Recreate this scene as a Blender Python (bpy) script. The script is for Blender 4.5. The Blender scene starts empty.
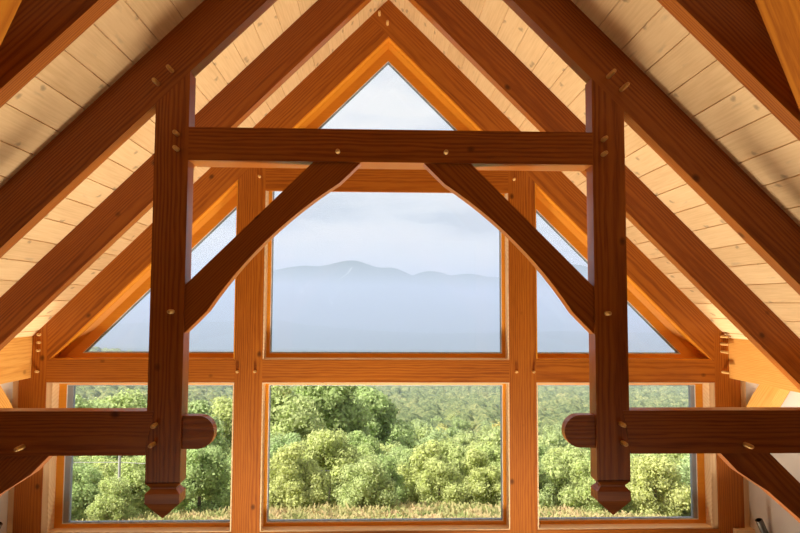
import bpy, bmesh, math, random
import numpy as np
from mathutils import Matrix, Vector, noise as mnoise

random.seed(7)
rng = np.random.default_rng(7)
scene = bpy.context.scene
COL = scene.collection

# eye height is Z = 0; ridge is X = 0; the truss stands with its face at Y = 0
W = 2.39            # inner face of the gable wall frame
R_LOW, R_TOP = 2.82, 3.2195   # |X| + Z of the rafter undersides and of the ceiling boards
FLOOR = -4.6
SIDE = 3.74
S2 = math.sqrt(2)

# ------------------------------------------------------------------ helpers
def tag(o, label=None, cat=None, group=None, kind=None):
    if label: o['label'] = label
    if cat: o['category'] = cat
    if group: o['group'] = group
    if kind: o['kind'] = kind
    return o

def frame(origin, ex, ey):
    ex = Vector(ex).normalized(); ey = Vector(ey).normalized(); ez = ex.cross(ey)
    M = Matrix.Identity(4)
    for i in range(3):
        M[i][0], M[i][1], M[i][2], M[i][3] = ex[i], ey[i], ez[i], origin[i]
    return M

def link(name, me, M=None, parent=None):
    o = bpy.data.objects.new(name, me)
    COL.objects.link(o)
    M = M or Matrix.Identity(4)
    if parent is not None:
        o.parent = parent
        o.matrix_basis = parent.matrix_basis.inverted() @ M if parent.parent is None else \
            (parent.parent.matrix_basis @ parent.matrix_basis).inverted() @ M
    else:
        o.matrix_basis = M
    return o

def from_bm(name, bm, mat, M=None, parent=None, smooth=False):
    M = M or Matrix.Identity(4)
    bmesh.ops.recalc_face_normals(bm, faces=bm.faces)
    bm.transform(M.inverted())
    me = bpy.data.meshes.new(name)
    bm.to_mesh(me); bm.free()
    if smooth:
        for p in me.polygons: p.use_smooth = True
    if mat: me.materials.append(mat)
    return link(name, me, M, parent)

def prism_into(bm, pts3, ext, bev=0.0):
    """pts3: planar polygon in world space, ext: extrusion vector"""
    ext = Vector(ext)
    a = [bm.verts.new(Vector(p)) for p in pts3]
    b = [bm.verts.new(Vector(p) + ext) for p in pts3]
    n = len(a); fs = [bm.faces.new(a), bm.faces.new(list(reversed(b)))]
    for i in range(n):
        fs.append(bm.faces.new((a[i], b[i], b[(i + 1) % n], a[(i + 1) % n])))
    if bev > 0:
        es = {e for f in fs for e in f.edges if len(e.link_faces) == 2 and e.calc_face_angle(0) > 0.6}
        bmesh.ops.bevel(bm, geom=list(es), offset=bev, segments=1, affect='EDGES', clamp_overlap=True)

def centre(pts3, ext):
    c = Vector((0, 0, 0))
    for p in pts3: c += Vector(p)
    return c / len(pts3) + Vector(ext) * .5

def timber_xz(name, poly, y0, y1, ang=0.0, mat=None, bev=.006, parent=None):
    """polygon in the (X, Z) plane, thickness along Y, grain along angle ang"""
    pts = [(x, y0, z) for x, z in poly]; ext = (0, y1 - y0, 0)
    bm = bmesh.new(); prism_into(bm, pts, ext, bev)
    M = frame(centre(pts, ext), (math.cos(ang), 0, math.sin(ang)), (0, 1, 0))
    return from_bm(name, bm, mat or WOOD, M, parent)

def timber_yz(name, poly, x0, x1, ang=0.0, mat=None, bev=.006, parent=None):
    pts = [(x0, y, z) for y, z in poly]; ext = (x1 - x0, 0, 0)
    bm = bmesh.new(); prism_into(bm, pts, ext, bev)
    M = frame(centre(pts, ext), (0, math.cos(ang), math.sin(ang)), (-1, 0, 0))
    return from_bm(name, bm, mat or WOOD, M, parent)

def box_into(bm, lo, hi, bev=0.0):
    pts = [(lo[0], lo[1], lo[2]), (hi[0], lo[1], lo[2]), (hi[0], lo[1], hi[2]), (lo[0], lo[1], hi[2])]
    prism_into(bm, pts, (0, hi[1] - lo[1], 0), bev)

def box(name, lo, hi, mat, bev=0.0, parent=None, M=None):
    bm = bmesh.new(); box_into(bm, lo, hi, bev)
    return from_bm(name, bm, mat, M, parent)

def mx(poly, s):          # mirror a polygon to the side s
    return [(s * x, z) for x, z in poly]

def empty(name, loc):
    o = bpy.data.objects.new(name, None); COL.objects.link(o); o.location = loc
    o.matrix_basis = Matrix.Translation(loc); o.empty_display_size = .1
    return o

# ------------------------------------------------------------------ materials
class NT:
    def __init__(s, name):
        s.m = bpy.data.materials.new(name); s.m.use_nodes = True
        s.t = s.m.node_tree; s.t.nodes.clear()
        s.out = s.t.nodes.new('ShaderNodeOutputMaterial')
    def n(s, kind, inputs=None, **props):
        nd = s.t.nodes.new('ShaderNode' + kind)
        for k, v in props.items(): setattr(nd, k, v)
        for k, v in (inputs or {}).items():
            if hasattr(v, 'bl_rna') and isinstance(v, bpy.types.NodeSocket): s.t.links.new(v, nd.inputs[k])
            else: nd.inputs[k].default_value = v
        return nd
    def ramp(s, fac, stops, interp='LINEAR'):
        nd = s.t.nodes.new('ShaderNodeValToRGB'); cr = nd.color_ramp; cr.interpolation = interp
        while len(cr.elements) < len(stops): cr.elements.new(.5)
        for e, (p, c) in zip(cr.elements, stops):
            e.position = p; e.color = (*c, 1) if len(c) == 3 else c
        s.t.links.new(fac, nd.inputs[0]); return nd
    def mix(s, fac, a, b, blend='MIX'):
        nd = s.t.nodes.new('ShaderNodeMix'); nd.data_type = 'RGBA'; nd.blend_type = blend
        for i, v in ((0, fac), (6, a), (7, b)):
            if isinstance(v, bpy.types.NodeSocket): s.t.links.new(v, nd.inputs[i])
            else: nd.inputs[i].default_value = v if i == 0 else (*v, 1)
        return nd.outputs[2]
    def math(s, op, a, b=None, c=None):
        nd = s.t.nodes.new('ShaderNodeMath'); nd.operation = op
        for i, v in enumerate((a, b, c)):
            if v is None: continue
            if isinstance(v, bpy.types.NodeSocket): s.t.links.new(v, nd.inputs[i])
            else: nd.inputs[i].default_value = v
        return nd.outputs[0]
    def surf(s, sh): s.t.links.new(sh, s.out.inputs['Surface']); return s.m

def wood(name, light, mid, dark, rough=.36, ring=22., knots=.5, bump=.08, rc=.28, spec=.28):
    t = NT(name)
    co = t.n('TexCoord').outputs['Object']
    rnd = t.n('ObjectInfo').outputs['Random']
    off = t.n('CombineXYZ', {0: t.math('MULTIPLY', rnd, 47.), 1: t.math('MULTIPLY_ADD', rnd, .26, -.30),
                             2: t.math('MULTIPLY_ADD', t.math('FRACT', t.math('MULTIPLY', rnd, 7.3)), .2, .04)}).outputs[0]
    p = t.n('VectorMath', {0: co, 1: off}, operation='ADD').outputs[0]
    ps = t.n('VectorMath', {0: p, 1: (.11, 1, 1)}, operation='MULTIPLY').outputs[0]
    wv = t.n('TexWave', {'Vector': ps, 'Scale': ring, 'Distortion': 5.5, 'Detail': 2.5, 'Detail Scale': .8, 'Detail Roughness': .55},
             wave_type='RINGS', rings_direction='X', wave_profile='SIN').outputs['Fac']
    pf = t.n('VectorMath', {0: p, 1: (1.2, 26, 26)}, operation='MULTIPLY').outputs[0]
    fine = t.n('TexNoise', {'Vector': pf, 'Scale': 5., 'Detail': 4., 'Roughness': .6}).outputs['Fac']
    pb = t.n('VectorMath', {0: p, 1: (.5, 3, 3)}, operation='MULTIPLY').outputs[0]
    big = t.n('TexNoise', {'Vector': pb, 'Scale': 1.3, 'Detail': 2.}).outputs['Fac']
    v = t.math('ADD', t.math('MULTIPLY_ADD', wv, rc, .21 - rc * .5), t.math('ADD', t.math('MULTIPLY', fine, .42), t.math('MULTIPLY', big, .34)))
    c = t.ramp(v, [(.26, dark), (.52, mid), (.86, light)]).outputs[0]
    vo = t.n('TexVoronoi', {'Vector': t.n('VectorMath', {0: p, 1: (1, 1.35, 1.35)}, operation='MULTIPLY').outputs[0],
                            'Scale': 2.6, 'Randomness': 1.}).outputs['Distance']
    kn = t.ramp(vo, [(0., (1, 1, 1)), (.045, (.85,) * 3), (.10, (0, 0, 0))]).outputs[0]
    c = t.mix(t.math('MULTIPLY', kn, knots), c, tuple(x * .28 for x in dark))
    bp = t.n('Bump', {'Height': t.math('ADD', wv, fine), 'Strength': bump, 'Distance': .004}).outputs[0]
    b = t.n('BsdfPrincipled', {'Base Color': c, 'Roughness': rough, 'Normal': bp, 'Specular IOR Level': spec})
    return t.surf(b.outputs[0])

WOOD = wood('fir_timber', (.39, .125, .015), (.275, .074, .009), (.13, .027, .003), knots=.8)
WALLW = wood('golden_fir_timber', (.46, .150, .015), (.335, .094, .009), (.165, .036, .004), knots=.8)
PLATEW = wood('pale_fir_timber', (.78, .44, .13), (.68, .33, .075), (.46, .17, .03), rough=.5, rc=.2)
ROUGHW = wood('rough_sawn_fir', (.55, .20, .014), (.44, .135, .009), (.26, .065, .004), rough=.75, spec=.08)
FRAMEW = wood('fir_window_frame', (.80, .35, .035), (.70, .27, .022), (.55, .19, .013), ring=7., knots=.0, rc=.02)
PALEW = wood('pale_wood_trim', (.88, .68, .44), (.82, .60, .36), (.70, .47, .25), ring=8., knots=.2)
PEGW = wood('peg_wood', (.74, .47, .17), (.62, .36, .12), (.40, .20, .06), ring=30., knots=0.)
PENDW = wood('pendant_wood', (.46, .155, .026), (.32, .09, .013), (.2, .045, .008), ring=7., knots=0.)

def board_mat():
    t = NT('knotty_pine_boards')
    co = t.n('TexCoord').outputs['Object']
    sx = t.n('SeparateXYZ', {0: co})
    bi = t.math('FLOOR', t.math('DIVIDE', sx.outputs[1], .215))
    wn = t.n('TexWhiteNoise', {'W': bi}, noise_dimensions='1D').outputs['Value']
    p = t.n('CombineXYZ', {0: t.math('MULTIPLY_ADD', wn, 31., sx.outputs[0]), 1: sx.outputs[1], 2: 0.}).outputs[0]
    g = t.n('TexNoise', {'Vector': t.n('VectorMath', {0: p, 1: (1.1, 22, 1)}, operation='MULTIPLY').outputs[0], 'Scale': 3., 'Detail': 4.}).outputs['Fac']
    big = t.n('TexNoise', {'Vector': t.n('VectorMath', {0: p, 1: (1., 3, 1)}, operation='MULTIPLY').outputs[0], 'Scale': 2., 'Detail': 2.}).outputs['Fac']
    v = t.math('ADD', t.math('MULTIPLY', g, .6), t.math('ADD', t.math('MULTIPLY', big, .3), t.math('MULTIPLY', wn, .18)))
    c = t.ramp(v, [(.25, (.58, .38, .19)), (.6, (.73, .52, .29)), (.9, (.80, .60, .36))]).outputs[0]
    pk = t.n('VectorMath', {0: p, 1: (1., 1.5, 1)}, operation='MULTIPLY').outputs[0]
    wob = t.n('TexNoise', {'Vector': p, 'Scale': 14., 'Detail': 2.}).outputs['Color']
    pk = t.n('VectorMath', {0: pk, 1: t.n('VectorMath', {0: wob, 1: (.13, .09, 0)}, operation='MULTIPLY').outputs[0]}, operation='ADD').outputs[0]
    vo = t.n('TexVoronoi', {'Vector': pk, 'Scale': 2.3, 'Randomness': 1.}, voronoi_dimensions='2D').outputs['Distance']
    kn = t.ramp(vo, [(0., (1, 1, 1)), (.035, (.8,) * 3), (.085, (0, 0, 0))]).outputs[0]
    c = t.mix(t.math('MULTIPLY', kn, .62), c, (.19, .13, .085))
    # grey weathered streaks
    st = t.n('TexNoise', {'Vector': t.n('VectorMath', {0: p, 1: (1.6, 7, 1)}, operation='MULTIPLY').outputs[0], 'Scale': 2.3, 'Detail': 3.}).outputs['Fac']
    sm = t.ramp(st, [(.64, (0, 0, 0)), (.74, (1, 1, 1))]).outputs[0]
    c = t.mix(t.math('MULTIPLY', sm, .35), c, (.33, .25, .18))
    b = t.n('BsdfPrincipled', {'Base Color': c, 'Roughness': .5, 'Specular IOR Level': .2})
    return t.surf(b.outputs[0])
BOARDS = board_mat()

def plain(name, col, rough=.6, metal=0., nscale=0., namp=.08):
    t = NT(name)
    n = t.n('TexNoise', {'Vector': t.n('TexCoord').outputs['Object'], 'Scale': nscale or 6., 'Detail': 3.}).outputs['Fac']
    c = t.ramp(n, [(.3, tuple(x * (1 - namp) for x in col)), (.7, tuple(min(1, x * (1 + namp)) for x in col))]).outputs[0]
    b = t.n('BsdfPrincipled', {'Base Color': c, 'Roughness': rough, 'Metallic': metal})
    return t.surf(b.outputs[0])
PLASTER = plain('white_plaster', (.66, .64, .62), .8, namp=.02)
GASKET = plain('grey_gasket', (.26, .29, .34), .5)
BEAD = plain('pale_glazing_bead', (.80, .80, .80), .4)
DARKMETAL = plain('dark_bronze_metal', (.17, .16, .14), .35, .8)
FLOORW = wood('floor_wood', (.34, .20, .09), (.28, .16, .065), (.2, .11, .045), knots=.1)
OUTROOF = plain('roof_shingle', (.12, .11, .1), .9)

def glass():
    t = NT('window_glass')
    fr = t.n('Fresnel', {'IOR': 1.45}).outputs[0]
    tr = t.n('BsdfTransparent', {'Color': (.985, .99, .985, 1)})
    gl = t.n('BsdfGlossy', {'Color': (1, 1, 1, 1), 'Roughness': .0})
    mx_ = t.n('MixShader', {0: t.math('MULTIPLY', fr, .8), 1: tr.outputs[0], 2: gl.outputs[0]})
    return t.surf(mx_.outputs[0])
GLASS = glass()

# ------------------------------------------------------------------ camera
cam = bpy.data.cameras.new('camera'); cam.sensor_width = 36.; cam.sensor_fit = 'HORIZONTAL'
cam.lens = 622.56 * 36 / 800; cam.clip_start = .05; cam.clip_end = 60000
co = bpy.data.objects.new('camera', cam); COL.objects.link(co)
pitch, yaw, roll = .0612, .0334, .0043
fwd = Vector((math.sin(yaw) * math.cos(pitch), math.cos(yaw) * math.cos(pitch), math.sin(pitch)))
rgt = Vector((math.cos(yaw), -math.sin(yaw), 0)); up = rgt.cross(fwd)
r2 = rgt * math.cos(roll) + up * math.sin(roll); u2 = up * math.cos(roll) - rgt * math.sin(roll)
Mc = Matrix.Identity(4)
for i in range(3): Mc[i][0], Mc[i][1], Mc[i][2] = r2[i], u2[i], -fwd[i]
Mc[0][3], Mc[1][3], Mc[2][3] = -.082, -4., 0.
co.matrix_world = Mc
scene.camera = co

# ------------------------------------------------------------------ pegs
def peg_mesh(length):
    bm = bmesh.new(); n = 10; rs = [(-.03, .0150), (length * .7, .0145), (length - .004, .0130), (length, .0095)]
    rings = []
    for d, r in rs:
        rings.append([bm.verts.new((r * math.cos(2 * math.pi * k / n), -d, r * math.sin(2 * math.pi * k / n))) for k in range(n)])
    for a, b in zip(rings, rings[1:]):
        for k in range(n): bm.faces.new((a[k], a[(k + 1) % n], b[(k + 1) % n], b[k]))
    bm.faces.new(rings[0]); bm.faces.new(rings[-1])
    bmesh.ops.recalc_face_normals(bm, faces=bm.faces)
    me = bpy.data.meshes.new('peg'); bm.to_mesh(me); bm.free()
    me.materials.append(PEGW)
    return me
PEG = {k: peg_mesh(k) for k in (.045, .07, .085, .12)}

def pegs(parent, pts, yfront, length=.07):
    for x, z in pts:
        link('peg', PEG[length], Matrix.Translation((x, yfront, z)) @ Matrix.Rotation(random.random() * 6, 4, 'Y'), parent)

# ------------------------------------------------------------------ the truss
PW, PD = 1.316, 1.531      # inner and outer edge of the hammer posts
POST_D, COLLAR_D = .125, .205
SIDEWORD = {-1: 'left', 1: 'right'}

# hammer posts with pointed pendants
def hammer_post(s):
    zb = -1.118
    poly = mx([(PW, zb), (PD, zb), (PD, R_LOW - PD), (PW, R_LOW - PW)], s)
    o = timber_xz('hammer_post', poly, 0, POST_D, math.pi / 2)
    tag(o, f'square upright post on the {SIDEWORD[s]} of the truss, ending below in a pointed pendant', 'wooden post', 'hammer posts of the roof truss', 'thing')
    # pendant: chamfer, groove, block and pyramid point
    cx, cy, hx, hy = s * (PW + PD) / 2, POST_D / 2, (PD - PW) / 2, POST_D / 2
    prof = [(zb + .006, 1.), (zb - .001, 1.), (zb - .030, .74), (zb - .038, .74), (zb - .066, 1.), (zb - .125, 1.), (zb - .218, .03)]
    bm = bmesh.new(); rings = []
    for z, k in prof:
        ix = hx * k; iy = hy - hx * (1 - k) * .62 if k > .1 else hy * .04
        rings.append([bm.verts.new((cx + a * ix, cy - (hy * .62 if k < .1 else 0.) + b * iy, z)) for a, b in ((-1, -1), (1, -1), (1, 1), (-1, 1))])
    for a, b in zip(rings, rings[1:]):
        for k in range(4): bm.faces.new((a[k], a[(k + 1) % 4], b[(k + 1) % 4], b[k]))
    bm.faces.new(rings[0]); bm.faces.new(rings[-1])
    p = from_bm('pendant', bm, PENDW, frame((cx, cy, zb - .1), (1, 0, 0), (0, 1, 0)), o)
    p['label'] = 'pointed pendant with a notched neck'
    return o

for s in (-1, 1):
    o = hammer_post(s)
    k = .12 if s > 0 else .085
    pegs(o, [(s * 1.386, 1.089), (s * 1.384, .99)], 0, .07)
    pegs(o, [(s * 1.390, -.05)], 0, .07)
    pegs(o, [(s * 1.472, -.757), (s * 1.482, -.875)], 0, .07)

# collar beam
o = timber_xz('collar_beam', [(-PW, .923), (PW, .923), (PW, 1.140), (-PW, 1.140)], 0, COLLAR_D, 0)
tag(o, 'long horizontal beam joining the two hammer posts high across the truss', 'wooden beam', None, 'thing')
pegs(o, [(-.354, .986), (.347, .990)], 0, .045)

# curved braces between post and collar
def brace_poly(v0, v1, ua, ub, rise, flat=.16, n=14):
    """outline in 45-degree coordinates: u along, v across; lower edge bows upward between two straight tips"""
    low = [(ua, v0), (ua + flat, v0)]
    for i in range(1, n):
        t = i / n; low.append((ua + flat + (ub - ua - 2 * flat) * t, v0 + rise * (4 * t * (1 - t)) ** .75))
    low += [(ub - flat, v0), (ub, v0)]
    return low, v1

def curved_brace(s, v0, v1, x_post, z_beam, rise, y0, y1, label, group):
    # points on X + Z = v ; clipped by the vertical post face X = x_post and the beam underside Z = z_beam
    low, top = brace_poly(v0, v1, 0, 1, rise)
    n = len(low); pts = []
    A = (x_post, v0 - x_post); B = (v0 - z_beam, z_beam)
    L = math.hypot(B[0] - A[0], B[1] - A[1]); f = .19 / L
    for i in range(17):
        t = i / 16
        x = A[0] + (B[0] - A[0]) * t; z = A[1] + (B[1] - A[1]) * t
        if f < t < 1 - f:
            q = (t - f) / (1 - 2 * f); d = rise * (4 * q * (1 - q))
            x += d / 2; z += d / 2
        pts.append((x, z))
    pts += [(v1 - z_beam, z_beam), (x_post, v1 - x_post)]
    o = timber_xz('curved_brace', mx(pts, s), y0, y1, -s * math.pi / 4, bev=.004)
    return tag(o, label, 'wooden brace', group, 'thing')

for s in (-1, 1):
    curved_brace(s, 1.128, 1.438, PW, .923, .088, .012, .105,
                 f'arched brace rising from the {SIDEWORD[s]} hammer post to the collar beam', 'arched braces under the collar beam')

# hammer beams with rounded stub ends, and the braces below them
for s in (-1, 1):
    poly = mx([(1.490, -.6724), (SIDE + .02, -.6724), (SIDE + .02, -.9458), (PD + .004, -.9458)], s)
    o = timber_xz('hammer_beam', poly, -.004, .118, 0)
    tag(o, f'horizontal hammer beam running from the {SIDEWORD[s]} post out to the side wall', 'wooden beam', 'hammer beams of the truss', 'thing')
    r = .1035; zc = -.808; xc = 1.219
    st = [(PW + .02, zc + r), (PW + .02, zc - r)] + [(xc - r * math.sin(a), zc - r * math.cos(a)) for a in np.linspace(0, math.pi, 15)]
    b = timber_xz('rounded_end', mx(st, s),   .018, .092, 0, bev=.005, parent=o)
    b['label'] = 'rounded beam end passing through the post'
    pegs(o, [(s * 2.279, -.888)], -.004, .085)
    # brace below: straight upper edge, bowed lower edge, dies into the side wall
    lo = [(2.124, -.944), (2.235, -1.062), (2.33, -1.125), (2.431, -1.190), (2.629, -1.362), (2.85, -1.57), (3.10, -1.83), (3.30, -2.06), (SIDE + .02, -2.52)]
    poly = lo + [(SIDE + .02, -2.24), (2.445, -.944)]
    o = timber_xz('curved_brace', mx(poly, s), .01, .105, -s * math.pi / 4, bev=.004)
    tag(o, f'arched brace under the {SIDEWORD[s]} hammer beam, slanting down to the side wall', 'wooden brace', 'arched braces under the hammer beams', 'thing')

# ------------------------------------------------------------------ rafters
def rafter_pair(y0, th, xend, where, group, mat=None):
    out = []
    for s in (-1, 1):
        xe = xend
        if s > 0:   # runs through to the far edge of the other one
            poly = [(-(R_TOP - R_LOW) / 2, (R_TOP + R_LOW) / 2), (0, R_TOP), (xe, R_TOP - xe), (xe, R_LOW - xe)]
        else:       # butts against it
            poly = [(-(R_TOP - R_LOW) / 2, (R_TOP + R_LOW) / 2), (-xe, R_TOP - xe), (-xe, R_LOW - xe), (0, R_LOW)]
        o = timber_xz('rafter', poly, y0, y0 + th, -s * math.pi / 4, mat)
        tag(o, where.format(side=SIDEWORD[s]), 'rafter', group, 'thing')
        out.append(o)
    return out

T = .10
a, b = rafter_pair(0, T, 3.56, 'dark principal rafter sloping {side} above the hammer post, flush with the truss', 'roof rafters')
pegs(a, [(-1.52, 1.419), (-1.433, 1.506)], 0, .085)
pegs(b, [(1.428, 1.514), (1.514, 1.428)], 0, .12)
rafter_pair(1.20, T, 3.56, '{side} slope rafter between the truss and the window wall', 'roof rafters')
a, b = rafter_pair(W, .16, 3.40, '{side} slope rafter against the window wall, framing the triangular glass', 'roof rafters', WALLW)
pegs(b, [(-.096, 3.045), (-.011, 2.945)], W, .085)
rafter_pair(-1.12, T, 3.56, 'almost black rafter on the {side}, nearest the viewer, with an orange underside', 'roof rafters')

# valley rafters at the top corners
for s in (-1, 1):
    k = 0 if s > 0 else .03
    P = Vector((s * (1.719 + k), 2.7 - 4, 1.128 - k * 1.6)); d = Vector((s, .76, -1)).normalized()
    d0 = P - d * ((abs(P.x) - .02) / abs(d.x)); d1 = P + d * .36
    w = Vector((s * .605, -.796, 0)); h = Vector((0, 0, .19))
    bm = bmesh.new()
    prism_into(bm, [d0, d0 + w * .26, d0 + w * .26 + h, d0 + h], d1 - d0, .005)
    o = from_bm('valley_rafter', bm, ROUGHW, frame((d0 + d1) / 2, d, w))
    tag(o, f'orange slanting timber cutting across the top {SIDEWORD[s]} corner of the view', 'rafter', 'valley rafters in the top corners', 'thing')

# ------------------------------------------------------------------ gable wall frame
B1, B2 = 1.534, 1.2566
COLD = .22
for s in (-1, 1):
    poly = mx([(B2, FLOOR), (B1, FLOOR), (B1, R_LOW - B1), (B2, R_LOW - B2)], s)
    o = timber_xz('window_post', poly, W, W + COLD, math.pi / 2, WALLW)
    tag(o, f'tall post between the centre windows and the {SIDEWORD[s]} side windows', 'wooden post', 'tall posts between the windows', 'thing')
    pegs(o, [(s * 1.318, 1.308), (s * 1.505, -.680), (s * 1.328, -.680)], W, .045)
    # corner posts
    poly = mx([(3.40, FLOOR), (3.668, FLOOR), (3.668, R_TOP - 3.668), (3.40, R_TOP - 3.40)], s)
    o = timber_xz('corner_post', poly, W, W + COLD, math.pi / 2, WALLW)
    tag(o, f'corner post where the window wall meets the {SIDEWORD[s]} side wall', 'wooden post', 'corner posts of the window wall', 'thing')
    pegs(o, [(s * 3.478, -.315), (s * 3.478, -.392), (s * 3.478, -.472), (s * 3.482, -.680)], W, .12 if s > 0 else .045)
    # side girts
    o = timber_xz('cross_beam', mx([(B1, -.5625), (3.40, -.5625), (3.40, -.791), (B1, -.791)], s), W, W + .19, 0, WALLW)
    tag(o, f'horizontal beam between the {SIDEWORD[s]} side windows, below the triangular pane', 'wooden beam', 'horizontal beams of the window wall', 'thing')
    # wall plates running back along the side walls
    poly = mx([(3.55, -.745), (3.92, -.745), (3.92, R_TOP - 3.92), (3.55, R_TOP - 3.55)], s)
    pts = [(x, -3.1, z) for x, z in poly]; ext = (0, W + 3.1, 0)
    bm = bmesh.new(); prism_into(bm, pts, ext, .006)
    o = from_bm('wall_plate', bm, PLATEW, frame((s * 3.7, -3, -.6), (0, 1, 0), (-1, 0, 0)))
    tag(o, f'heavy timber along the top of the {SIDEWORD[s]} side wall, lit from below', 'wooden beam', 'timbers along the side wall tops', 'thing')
    # knee brace from the corner post up to the plate
    yk = W - 6.39
    poly = [(5.63 - 4, -.745), (5.93 - 4, -.745), (6.08 - 4, -.90), (6.22 - 4, -1.07), (W, -1.28), (W, -1.60), (6.05 - 4, -1.22), (5.82 - 4, -.965)]
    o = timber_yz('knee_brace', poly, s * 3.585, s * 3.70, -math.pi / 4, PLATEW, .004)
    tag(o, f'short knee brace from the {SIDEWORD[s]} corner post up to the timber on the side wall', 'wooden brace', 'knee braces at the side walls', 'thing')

o = timber_xz('cross_beam', [(-B2, -.5625), (B2, -.5625), (B2, -.791), (-B2, -.791)], W, W + .19, 0, WALLW)
tag(o, 'horizontal beam between the upper and lower centre windows', 'wooden beam', 'horizontal beams of the window wall', 'thing')
o = timber_xz('cross_beam', [(-B2, 1.165), (B2, 1.165), (B2, 1.42), (-B2, 1.42)], W, W + .035, 0, WALLW)
tag(o, 'horizontal beam above the upper centre window, partly behind the collar beam', 'wooden beam', 'horizontal beams of the window wall', 'thing')
for x0, x1, lab in ((-B2, B2, 'bottom sill beam under the lower centre window'), (-3.40, -B1, 'bottom sill beam under the left side window'), (B1, 3.40, 'bottom sill beam under the right side window')):
    o = timber_xz('sill_beam', [(x0, -2.268), (x1, -2.268), (x1, -2.47), (x0, -2.47)], W, W + COLD, 0, WALLW)
    tag(o, lab, 'wooden beam', 'sill beams of the window wall', 'thing')

# ------------------------------------------------------------------ windows
YF = W + .13
def inset(poly, ds):
    """move every edge i (from vertex i to i+1, counter-clockwise) inward by ds[i]"""
    n = len(poly); lines = []
    for i in range(n):
        (x0, z0), (x1, z1) = poly[i], poly[(i + 1) % n]
        dx, dz = x1 - x0, z1 - z0; L = math.hypot(dx, dz); nx, nz = -dz / L, dx / L
        lines.append((nx, nz, nx * x0 + nz * z0 + ds[i]))
    out = []
    for i in range(n):
        a, b = lines[i - 1], lines[i]
        det = a[0] * b[1] - a[1] * b[0]
        out.append(((a[2] * b[1] - a[1] * b[2]) / det, (a[0] * b[2] - a[2] * b[0]) / det))
    return out

def ring_mesh(name, outer, inner, y0, y1, mat, parent):
    bm = bmesh.new(); n = len(outer)
    vs = [[bm.verts.new((x, y, z)) for x, z in pl] for y in (y0, y1) for pl in (outer, inner)]
    fo, fi, bo, bi = vs
    for i in range(n):
        j = (i + 1) % n
        bm.faces.new((fo[i], fo[j], fi[j], fi[i])); bm.faces.new((bo[i], bi[i], bi[j], bo[j]))
        bm.faces.new((fi[i], fi[j], bi[j], bi[i])); bm.faces.new((fo[i], bo[i], bo[j], fo[j]))
    c = sum((Vector((x, (y0 + y1) / 2, z)) for x, z in outer), Vector()) / n
    return from_bm(name, bm, mat, frame(c, (1, 0, 0), (0, 1, 0)), parent)

wcount = 0
def window(opening, widths, label, gask=None, liner=None):
    """opening: counter-clockwise outline seen from inside; widths: frame width on each edge"""
    global wcount
    wcount += 1
    c = sum((Vector((x, YF, z)) for x, z in opening), Vector()) / len(opening)
    o = empty(f'window_{wcount}', c)
    tag(o, label, 'window', None, 'structure')
    n = len(opening)
    ring_mesh('jamb_liner', opening, inset(opening, [.012] * n), W + .004, YF + .01, liner or PALEW, o)
    gask = gask or [.006] * n
    inner = inset(opening, widths)
    ring_mesh('frame', opening, inner, YF, YF + .09, FRAMEW, o)
    i1 = inset(inner, [.006] * n)
    ring_mesh('bead', inset(inner, [-.001] * n), i1, YF + .003, YF + .012, BEAD, o)
    i2 = inset(i1, gask)
    ring_mesh('gasket', inset(i1, [-.002] * n), i2, YF + .010, YF + .06, GASKET, o)
    g = inset(i2, [-.004] * n)
    bm = bmesh.new(); prism_into(bm, [(x, YF + .028, z) for x, z in g], (0, .006, 0))
    from_bm('pane', bm, GLASS, None, o)
    return o

def rect(x0, x1, z0, z1): return [(x0, z0), (x1, z0), (x1, z1), (x0, z1)]
window(rect(-B2, B2, -.5625, 1.30), [.055, .048, .08, .048], 'large upper centre window framing the mountains and cloudy sky')
window(rect(-B2, B2, -2.268, -.791), [.050, .045, .038, .045], 'large lower centre window looking onto the green trees')
e = .004
for s in (-1, 1):
    tri = [(B1 + e, -.5625), (R_LOW + .5625, -.5625), (B1 + e, R_LOW - B1 - e)]
    wd = [.055, .152, .02]
    if s < 0:
        tri = [(-x, z) for x, z in (tri[1], tri[0], tri[2])]; wd = [.055, .02, .152]
    window(tri, wd, f'triangular window on the {SIDEWORD[s]} above the cross beam, under the sloping rafter', None, FRAMEW)
for s in (-1, 1):
    if s < 0: window(rect(-3.345, -B1 - e, -2.268, -.791), [.050, .02, .038, .088], 'lower left side window with trees and a utility pole outside', [.006, .006, .006, .055])
    else: window(rect(B1 + e, 3.345, -2.268, -.791), [.050, .088, .038, .02], 'lower right side window with trees outside', [.006, .042, .006, .006])
apex = [(-1.25, 1.30), (1.25, 1.30), (1.25, R_LOW - 1.25), (0, R_LOW), (-1.25, R_LOW - 1.25)]
window(apex, [.10, .03, .152, .152, .03], 'triangular gable window at the peak showing white sky', None, FRAMEW)

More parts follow.
